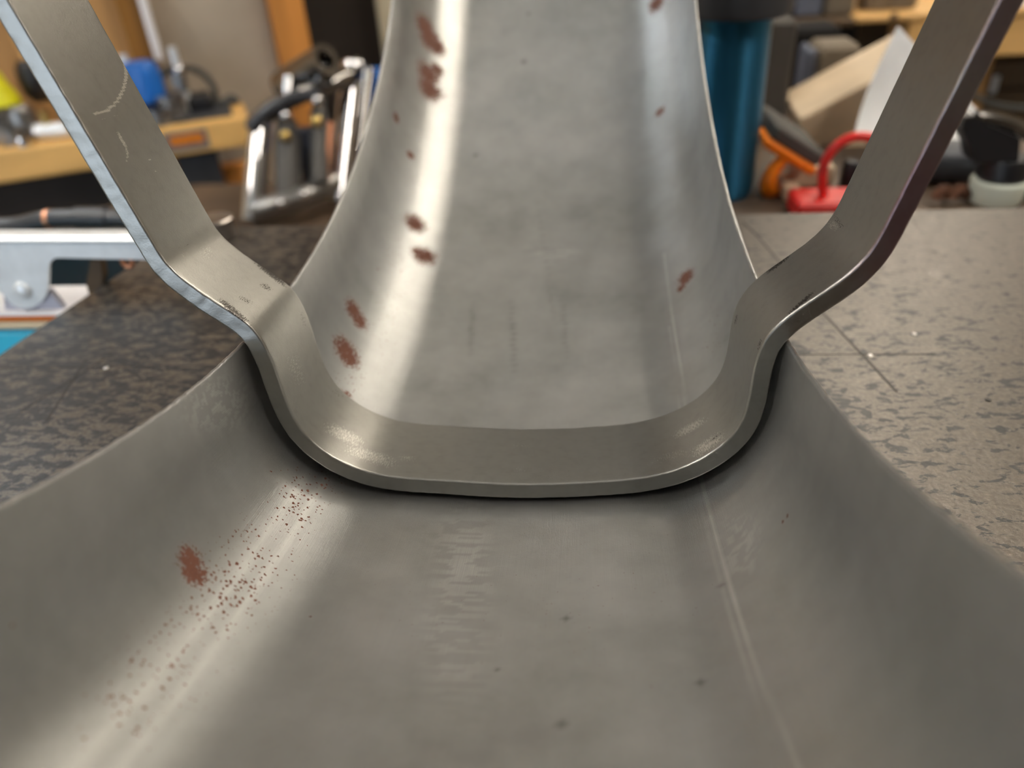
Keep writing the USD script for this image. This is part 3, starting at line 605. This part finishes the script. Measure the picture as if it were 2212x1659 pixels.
fo.add('lower_crown', tube([fk(552, 458, -.005), fk(650, 425, .0), fk(742, 385, .05)], 24 * wz, sides=16), M['grey_metal'])
for u, v in ((607, 440), (657, 420)):
    s = trimesh.creation.icosphere(2, 10 * wz); s.apply_translation(fk(u, v, -.025)); fo.add('crown_bolt', s, M['chrome'], smooth=True)
c = fk(806, 200, .16)
tag(obj('blue_bin', box(c[0] - .03, c[0] + .05, c[1], c[1] + .06, CZ + .0005, fk(806, 160, .16)[2], .004), M['blue']), 'blue plastic bin behind the chrome tubes, against the fender rim', 'bin')

# round steel slug on the far left corner of the table
c = np.array([*tx(-1.225, 1.095), TOP + .0002])
lathe_at('steel_slug', [(0, 0), (.0112, 0), (.0118, .0007), (.0118, .0125), (.0108, .0135), (0, .0135)], c, 'slug', 'short round steel slug on the far left corner of the table', 'slug', 40)

# ------------------------------------------------------------------ left of the table: case, clamp, hose
YC = .115
def ck(u, v, dy=0.0): return at(u, v, y=YC + dy)
zc = ck(60, 674)[2]
cs = At('parts_case', 'cyan case with cream band and orange lid left of table', 'case', (-.36, YC + .06, 0))
xr = ck(150, 690)[0] - .004
xr = -.267
z1, z2, z3 = ck(40, 680)[2], ck(40, 697)[2], ck(40, 714)[2]
cs.add('body', box(-.62, xr, YC, YC + .034, z3 - .12, z3, .003), M['cyan'])
cs.add('band', box(-.62, xr, YC - .001, YC + .035, z3 + .0002, z2, .002), M['cream'])
cs.add('lid', box(-.62, xr, YC, YC + .034, z2 + .0002, z1 - .001, .002), M['orange'])
cs.add('lid_sheet', box(-.62, xr, YC - .001, YC + .035, z1 - .0008, zc - .0002, .0005), M['white'])
st = At('side_stand', 'black stand left of the table carrying the cyan case', 'stand', (-.42, YC + .07, 0))
st.add('shelf', box(-.66, xr - .003, YC - .02, YC + .20, z3 - .145, z3 - .1205, .003), M['charcoal'])
for x in (-.64, -.30):
    for y in (YC, YC + .18): st.add('leg', box(x - .012, x + .012, y - .012, y + .012, 0, z3 - .1455, .002), M['charcoal'])
dz = depth(ck(100, 600)) / FPX
cl = At('welding_clamp', 'bright zinc plated sheet metal clamp with round rivet, left of table', 'clamp', (ck(50, 670)[0], YC, zc))
def poly(pts, dy=0.0):                                       # pixels -> (x, z) metres on the plane y = YC + dy
    return [(ck(u, v, dy)[0], ck(u, v, dy)[2]) for u, v in pts]
def arcpx(cx, cy, r, a0, a1, n=9): return [(cx + r * math.cos(math.radians(a)), cy + r * math.sin(math.radians(a))) for a in np.linspace(a0, a1, n)]
body = [(-260, 520), (350, 520), (352, 562)] + [(128, 557)] + arcpx(126, 578, 21, -90, -180) + [(103, 620)] + arcpx(54, 618, 49, 10, 150, 14) + [(-20, 610), (-60, 580), (-260, 570)]
side = lambda pts, dy, t: plate(poly(pts, dy), t, (0, YC + dy + t, 0), (1, 0, 0), (0, 0, 1))
cl.add('body', side(body, .0, .0022), M['zinc'], smooth=False)
cl.add('body_back', side(body, .008, .0022), M['zinc'], smooth=False)
a, b = ck(-260, 519), ck(351, 519)
fl = cbox(np.linalg.norm(b - a), .0125, .0052, .0022); mid = (a + b) / 2 + [0, .0048, .0]; exv = unit(b - a)
cl.add('top_flange', frame(fl, mid, exv, [0, 1, 0], np.cross(exv, [0, 1, 0])), M['zinc'])
s = trimesh.creation.icosphere(3, 21 * dz); s.apply_scale([1, .55, 1]); s.apply_translation(ck(50, 627)); cl.add('rivet', s, M['zinc'], smooth=True)
jaw = [(8, 640), (60, 648), (104, 626), (138, 668), (135, 673), (12, 673)]
cl.add('jaw', side(jaw, .0035, .004), M['zinc_dark'], smooth=False)
rg = trimesh.creation.torus(11 * dz, 4.5 * dz, 24, 12); rg = frame(rg, ck(275, 566, .009), [1, 0, 0], [0, 0, 1], [0, -1, 0]); cl.add('copper_eye', rg, M['copper'], smooth=True)
cl.add('spring', side([(195, 562), (216, 562), (222, 600), (214, 632), (192, 636), (186, 612)], .008, .006), M['brown_wood'], smooth=False)
bx_ = At('tool_tote', 'dark grey tote behind the zinc clamp, left of the table', 'tote', (-.5, YC + .2, 0))
zt = at(150, 500, y=YC + .17)[2]
bx_.add('body', box(-.66, -.262, YC + .15, YC + .185, z3 - .1203, zt - .004, .004), M['rubber'])
bx_.add('rim', box(-.665, -.260, YC + .146, YC + .188, zt - .0038, zt, .0015), M['grey_pad'])
H_ = [at(u, v, y=YC + .165) for u, v in ((-90, 560), (-20, 512), (40, 488), (105, 474), (165, 471), (235, 470), (300, 478))]
for hp in H_: hp[2] = max(hp[2], zt + .0075)
hs = At('welding_cable', 'thick black rubber welding cable with copper ring on grey tote', 'cable', H_[3])
hs.add('hose', tube(H_, .0072, n=60, sides=18), M['rubber'])
d = unit(H_[4] - H_[3]); hs.add('copper_ring', tube([H_[3], H_[3] + d * .003], .0078, curve=False, sides=20), M['copper'])
hs.add('sleeve', tube([H_[4], H_[5]], .0084, curve=False, sides=20), M['rubber'])

# ------------------------------------------------------------------ right of the fender: side bench and clutter
ZS = .858
sb = At('side_bench', 'low grey brown side bench right behind the welding table', 'bench', (.35, .45, 0))
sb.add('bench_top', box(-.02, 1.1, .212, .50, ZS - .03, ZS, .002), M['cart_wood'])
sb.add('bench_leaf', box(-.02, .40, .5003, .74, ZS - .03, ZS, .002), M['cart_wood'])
for x, y in ((.0, .235), (1.08, .235), (1.08, .48), (.0, .72), (.38, .72)):
    sb.add('leg', box(x - .018, x + .018, y - .018, y + .018, 0, ZS - .0305, .002), M['charcoal'])
def rk(u, v, y): return at(u, v, y=y)
def g0(o): o = np.array(o, float); o[2] = ZS + .0003; return o
yc = .36; c = g0(rk(1556, 400, yc)); w = depth(rk(1580, 250, yc)) / FPX
zl = rk(1610, 40, yc - 88 * w)[2]
cn = At('canister', 'tall teal blue enamelled canister with dark grey lid beside the fender', 'canister', c)
g = lathe([(0, 0), (66 * w, 0), (70 * w, .004), (72 * w, .01), (72 * w, zl - ZS - .002), (0, zl - ZS - .002)], 56); g.apply_translation(c); cn.add('body', g, M['teal'])
g = lathe([(0, 0), (104 * w, 0), (108 * w, .003), (108 * w, .05), (100 * w, .056), (0, .056)], 56); g.apply_translation([c[0], c[1], zl - .001]); cn.add('lid', g, M['charcoal'])
g = trimesh.creation.icosphere(2, 5 * w); g.apply_translation(rk(1534, 66, yc - 40 * w)); cn.add('rivet', g, M['black'], smooth=True)
# tall grey brown box
yb = .58; w = depth(rk(1800, 180, yb)) / FPX
a, b = rk(1762, 180, yb), rk(1850, 180, yb); zt = rk(1800, 100, yb)[2]
gb = At('grey_box', 'grey brown box with lit side coloured pale bluish behind the wooden block', 'box', g0((a + b) / 2))
gb.add('body', box(a[0], b[0], yb, yb + .05, ZS + .0003, zt, .004), M['tan_box'])
gb.add('lit_side', box(rk(1743, 180, yb)[0], a[0] - .0003, yb + .004, yb + .05, ZS + .0003, zt - .004, .003), M['lilac'])  # lavender light on the box's left side, put in as colour
a, b = rk(1655, 200, .68), rk(1800, 200, .68)
tag(obj('black_case', box(a[0], b[0], .68, .735, ZS + .0003, rk(1750, 62, .68)[2], .005), M['matt_black']), 'black case standing in the dark between canister and grey box', 'case')
a, b = rk(1630, 150, .50), rk(1712, 150, .50)
tag(obj('cardboard_carton', box(a[0], b[0], .50, .56, ZS + .0003, rk(1690, 46, .50)[2], .003), M['dim_card']), 'dim grey brown carton standing right behind the teal canister', 'carton')
# tilted wooden block
A_, D_, C_ = rk(1727, 258, .47), rk(1880, 178, .47), rk(1850, 115, .525)
ex = unit(D_ - A_); ey = C_ - A_; dep = np.linalg.norm(ey - ex * (ey @ ex)); ey = unit(ey - ex * (ey @ ex)); ez = np.cross(ex, ey)
hgt = .044
g = frame(cbox(.105, dep, hgt, .0015), A_ + ex * .0525 + ey * dep / 2 - ez * hgt / 2, ex, ey, ez)
tag(obj('wood_block', g, M['offcut']), 'pale wooden block tilted up behind the red handle', 'wood block')
# blocks below it carry it
def off(name, u0, u1, v0, v1, y, d, label, m='offcut', base=None):
    a, b = rk(u0, v1, y), rk(u1, v1, y); zz = rk((u0 + u1) / 2, v0, y)[2]
    return tag(obj(name, box(a[0], b[0], y, y + d, ZS + .0003 if base is None else base, zz, .0015), M[m]), label, 'wood block')
off('wood_block', 1700, 1800, 362, 400, .365, .06, 'pale wooden offcut under the grey pad, left of the red handle')
off('wood_block', 1808, 1862, 318, 372, .47, .03, 'short pale wooden offcut standing under the tilted block')
off('wood_block', 1688, 1722, 402, 455, .335, .022, 'small pale offcut at the left end of the red base')
# black knob
c = g0(rk(1830, 410, .35)); w = depth(c) / FPX
lathe_at('rubber_bung', [(0, 0), (18 * w, 0), (20 * w, 6 * w), (19 * w, 60 * w), (12 * w, 70 * w), (0, 71 * w)], c, 'black', 'black round rubber bung standing behind the red base', 'bung', 24)
# paper: a leaning, slightly curled sheet
def paper():
    T_, L1, B1, R1 = rk(1940, 56, .45), rk(1838, 292, .415), rk(2092, 352, .40), rk(2120, 247, .435)
    n = 14; V = []
    for a in np.linspace(0, 1, n):
        for b in np.linspace(0, 1, n):
            p = (T_ * (1 - b) + R1 * b) * (1 - a) + (L1 * (1 - b) + B1 * b) * a
            V.append(p + np.array([0, .006 * math.sin(a * 3.1) - .010 * a ** 6, .0]))
    V = np.array(V); F = []
    for i in range(n - 1):
        for j in range(n - 1):
            k = i * n + j; F += [(k, k + n, k + 1), (k + 1, k + n, k + n + 1)]
    m = trimesh.Trimesh(V, F, process=False); nn = m.vertex_normals
    V2 = np.vstack([V, V - nn * .0005]); F2 = np.vstack([F, np.array(F)[:, ::-1] + len(V)])
    e = [k for k in range(n)] + [i * n + n - 1 for i in range(1, n)] + [n * n - 1 - k for k in range(1, n)] + [i * n for i in range(n - 2, 0, -1)]
    for p, q in zip(e, e[1:] + e[:1]): F2 = np.vstack([F2, [(p, q, q + len(V)), (p, q + len(V), p + len(V))]])
    return trimesh.Trimesh(V2, F2, process=False)
tag(obj('paper_sheet', paper(), M['paper'], smooth=True), 'white paper sheet leaning behind the right arm of the strap', 'paper')
# orange hand float with grey pad
yo = .345
fl_ = At('hand_float', 'orange plastic hand float with grey pad lying on its side', 'hand float', g0(rk(1690, 380, yo)))
a, b = rk(1656, 306, yo), rk(1752, 366, yo); d = unit(b - a); nrm = unit(np.cross(d, [0, 1, 0])); w = depth(a) / FPX
up_ = nrm if nrm[2] > 0 else -nrm
fl_.add('plate', frame(cbox(np.linalg.norm(b - a) + .006, .036, 22 * w, .0025), (a + b) / 2 + [0, .012, 0], d, [0, 1, 0], np.cross(d, [0, 1, 0])), M['orange'])
padc = (a + b) / 2 + up_ * 26 * w + [0, .03, 0]
fl_.add('pad', frame(cbox(np.linalg.norm(b - a) + .002, .07, 30 * w, .002), padc, d, [0, 1, 0], np.cross(d, [0, 1, 0])), M['grey_pad'])
hp = [rk(1700, 336, yo), rk(1676, 362, yo), rk(1660, 392, yo), rk(1661, 410, yo + .004), rk(1674, 409, yo + .014), rk(1704, 388, yo + .026), rk(1732, 362, yo + .028)]
fl_.add('handle', tube(hp, np.interp(np.linspace(0, 1, 40), [0, .35, .55, 1], [13, 18, 17, 13]) * w, n=40, sides=18), M['orange'])

# red lifting magnet
ym = .288
a, b = rk(1722, 462, ym), rk(1908, 462, ym); zt = rk(1780, 440, ym)[2]
mg = At('magnet_holder', 'bright red base with arched red handle beside the right strap arm', 'lifting magnet', g0((a + b) / 2))
mg.add('base', box(a[0], b[0], ym, ym + .035, ZS + .0003, zt, .0025), M['red'])
hp = [rk(1778, 436, ym + .016), rk(1776, 380, ym + .016), rk(1790, 335, ym + .016), rk(1825, 303, ym + .016), rk(1868, 295, ym + .016), rk(1905, 312, ym + .016), rk(1922, 360, ym + .016), rk(1915, 436, ym + .016)]
hp[-1] = np.array([b[0] - .008, ym + .018, zt - .002]); hp[-2] = hp[-1] + [.002, 0, .026]; hp[0][2] = zt - .002
mg.add('handle', tube(hp, .0034, n=70, sides=16), M['red'])
# dark pipe lying
yp = .37; a, b = rk(1985, 395, yp), rk(2130, 395, yp); a[2] = b[2] = ZS + .0003 + .0165
pp = At('dark_pipe', 'dark grey pipe lying on the side bench below the paper', 'pipe', g0((a + b) / 2))
g = lathe([(.0125, 0), (.0165, 0), (.0165, 1), (.0125, 1), (.0125, 0)], 32); g.apply_scale([1, 1, np.linalg.norm(b - a)]); pp.add('body', frame(g, a, [0, 1, 0], [0, 0, 1], [1, 0, 0]), M['charcoal'])
# spray bottle
ysp = .325; c = g0(rk(2140, 452, ysp)); w = depth(rk(2140, 420, ysp)) / FPX
sb_ = At('spray_bottle', 'off white bottle with black trigger spray head at right edge', 'spray bottle', c)
zn = rk(2140, 404, ysp - 52 * w)[2] - ZS
g = lathe([(0, 0), (48 * w, 0), (52 * w, .002), (54 * w, zn * .6), (55 * w, zn * .9), (48 * w, zn), (0, zn)], 40); g.apply_translation(c); sb_.add('bottle', g, M['off_white'])
z1_ = rk(2140, 345, ysp)[2]; z2_ = rk(2140, 262, ysp)[2]
g = lathe([(0, 0), (46 * w, 0), (50 * w, .002), (48 * w, z1_ - ZS - zn), (44 * w, z1_ - ZS - zn + .002), (0, z1_ - ZS - zn + .002)], 36); g.apply_translation([c[0], c[1], ZS + zn + .0003]); sb_.add('cap', g, M['black'])
hd = [(2082, 252), (2104, 250), (2140, 272), (2205, 300), (2200, 352), (2105, 352), (2100, 320), (2088, 300), (2078, 278)]
g = plate([(rk(u, v, ysp - .012)[0], rk(u, v, ysp - .012)[2]) for u, v in hd], .022, (0, ysp + .010, 0), (1, 0, 0), (0, 0, 1)); sb_.add('spray_head', g, M['black'], smooth=False)
g = tube([rk(2108, 254, ysp), rk(2160, 262, ysp), rk(2215, 285, ysp), rk(2260, 330, ysp)], .0052, sides=14); sb_.add('silver_tube', g, M['dark_chrome'])
for u, l in ((2030, 'curled rusty brown offcut left of the spray bottle'), (2066, 'rusty brown offcut touching the spray bottle side')):
    o = g0(rk(u, 450, .32)); tag(obj('rusty_offcut', tube([o + [-.005, .0, .0045], o + [.0, .002, .011], o + [.006, .004, .0045]], .0042, n=12, sides=10), M['rust_bits']), l, 'offcut')
c = g0(rk(2222, 440, .33)); lathe_at('grey_socket', [(0, 0), (.009, 0), (.009, .012), (.007, .02), (0, .02)], c, 'grey_metal', 'grey metal socket at right edge beside the spray bottle', 'socket', 24)

# far workbench on the right
YB = 1.0
wb = At('pine_workbench', 'pine workbench at the back right with deep plank front', 'workbench', (.7, YB + .2, 0))
xa, xb = rk(1850, 40, YB)[0], 1.7
zt, zb = rk(1930, 31, YB)[2], rk(1930, 48, YB)[2]
wb.add('bench_top', box(xa, xb, YB, YB + .45, zb, zt, .003), M['pine'])
xp = rk(1968, 60, YB)[0]
wb.add('apron', box(xp, xb, YB + .004, YB + .03, rk(2170, 122, YB)[2], zb - .0003, .002), M['pine'])
wb.add('bench_leg', box(xp, xp + .06, YB + .035, YB + .09, 0, zb - .0003, .003), M['pine'])
wb.add('bench_leg', box(xb - .09, xb - .03, YB + .035, YB + .09, 0, zb - .0003, .003), M['pine'])
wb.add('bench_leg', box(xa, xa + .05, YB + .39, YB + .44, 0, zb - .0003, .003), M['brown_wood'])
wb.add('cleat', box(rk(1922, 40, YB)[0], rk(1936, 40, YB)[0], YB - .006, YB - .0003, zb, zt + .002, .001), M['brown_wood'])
dsf = At('dark_shelf', 'dark brown shelf behind the canister, joined to the pine workbench', 'shelf', (.35, YB + .1, 0))
xs0 = rk(1440, 40, YB)[0]
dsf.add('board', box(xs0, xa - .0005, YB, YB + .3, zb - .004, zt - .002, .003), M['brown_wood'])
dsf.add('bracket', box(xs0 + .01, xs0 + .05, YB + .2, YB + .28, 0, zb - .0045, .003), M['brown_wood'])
def on_shelf(name, u0, u1, m, h, label, cat, dy=.02, d=.1):
    a, b = rk(u0, 20, YB + dy), rk(u1, 20, YB + dy); z = zt - .0017 if u1 < 1856 else zt + .0003
    return tag(obj(name, box(a[0], b[0], YB + dy, YB + dy + d, z, z + h, .004), M[m]), label, cat)
on_shelf('shelf_box', 1470, 1712, 'charcoal', .13, 'wide charcoal box on the dark shelf above the canister', 'box')
on_shelf('shelf_box', 1718, 1776, 'lilac', .11, 'slim bluish grey box on the dark shelf', 'box')
on_shelf('shelf_box', 1784, 1846, 'tan_box', .10, 'brown cardboard box on the dark shelf end', 'box')
for u, l in ((1885, 'tan brown jar on the pine bench, left of the strap'), (1935, 'tan brown jar on the pine bench, touching the strap outline')):
    c = rk(u, 28, YB + .06); c[2] = zt + .0003
    lathe_at('storage_jar', [(0, 0), (.024, 0), (.026, .004), (.026, .05), (.018, .06), (.018, .075), (0, .075)], c, 'tan_box', l, 'jar', 24)
c = rk(2225, 24, YB + .04); c[2] = zt + .0003
lathe_at('white_tub', [(0, 0), (.035, 0), (.038, .09), (.040, .092), (.040, .1), (0, .1)], c, 'white', 'white plastic tub on the pine workbench at top right', 'tub', 32)
a = rk(2085, 200, YB + .12)
cr = At('wooden_crate', 'brown wooden crate under the pine workbench apron', 'crate', (a[0] + .2, YB + .2, 0))
zc0 = rk(2150, 320, YB + .12)[2]
for k in range(3):
    zz0 = rk(2150, 130 + 62 * (k + 1), YB + .12)[2]; zz1 = rk(2150, 133 + 62 * k, YB + .12)[2]
    cr.add('slat', box(a[0] - .12, xb - .12, YB + .12, YB + .135, zz0, zz1, .002), M['brown_wood'])
cr.add('post', box(rk(2100, 180, YB + .1)[0], rk(2135, 180, YB + .1)[0], YB + .10, YB + .1195, zc0 - .05, rk(2100, 124, YB + .1)[2], .002), M['ply'])
cr.add('back', box(a[0] - .12, xb - .12, YB + .34, YB + .36, 0, zb - .01, .002), M['brown_wood'])
cr.add('floor_board', box(a[0] - .12, xb - .12, YB + .12, YB + .34, zc0 - .08, zc0 - .06, .002), M['brown_wood'])
cr.add('post', box(a[0] - .12, a[0] - .08, YB + .30, YB + .339, 0, zc0 - .0805, .002), M['brown_wood'])
cr.add('tag', box(rk(2146, 185, YB + .11)[0], rk(2160, 185, YB + .11)[0], YB + .116, YB + .1197, rk(2150, 204, YB + .11)[2], rk(2150, 166, YB + .11)[2], .0008), M['zinc'], label='small pale bluish tag')
tag(obj('hanging_cable', tube([rk(2060, 190, YB - .02), rk(2110, 210, YB - .02), rk(2160, 228, YB - .01), (rk(2230, 232, YB - .01)), rk(2330, 200, YB - .01)], .0045, n=50, sides=10), M['grey_cable']), 'dark cable sagging below the pine workbench apron', 'cable')
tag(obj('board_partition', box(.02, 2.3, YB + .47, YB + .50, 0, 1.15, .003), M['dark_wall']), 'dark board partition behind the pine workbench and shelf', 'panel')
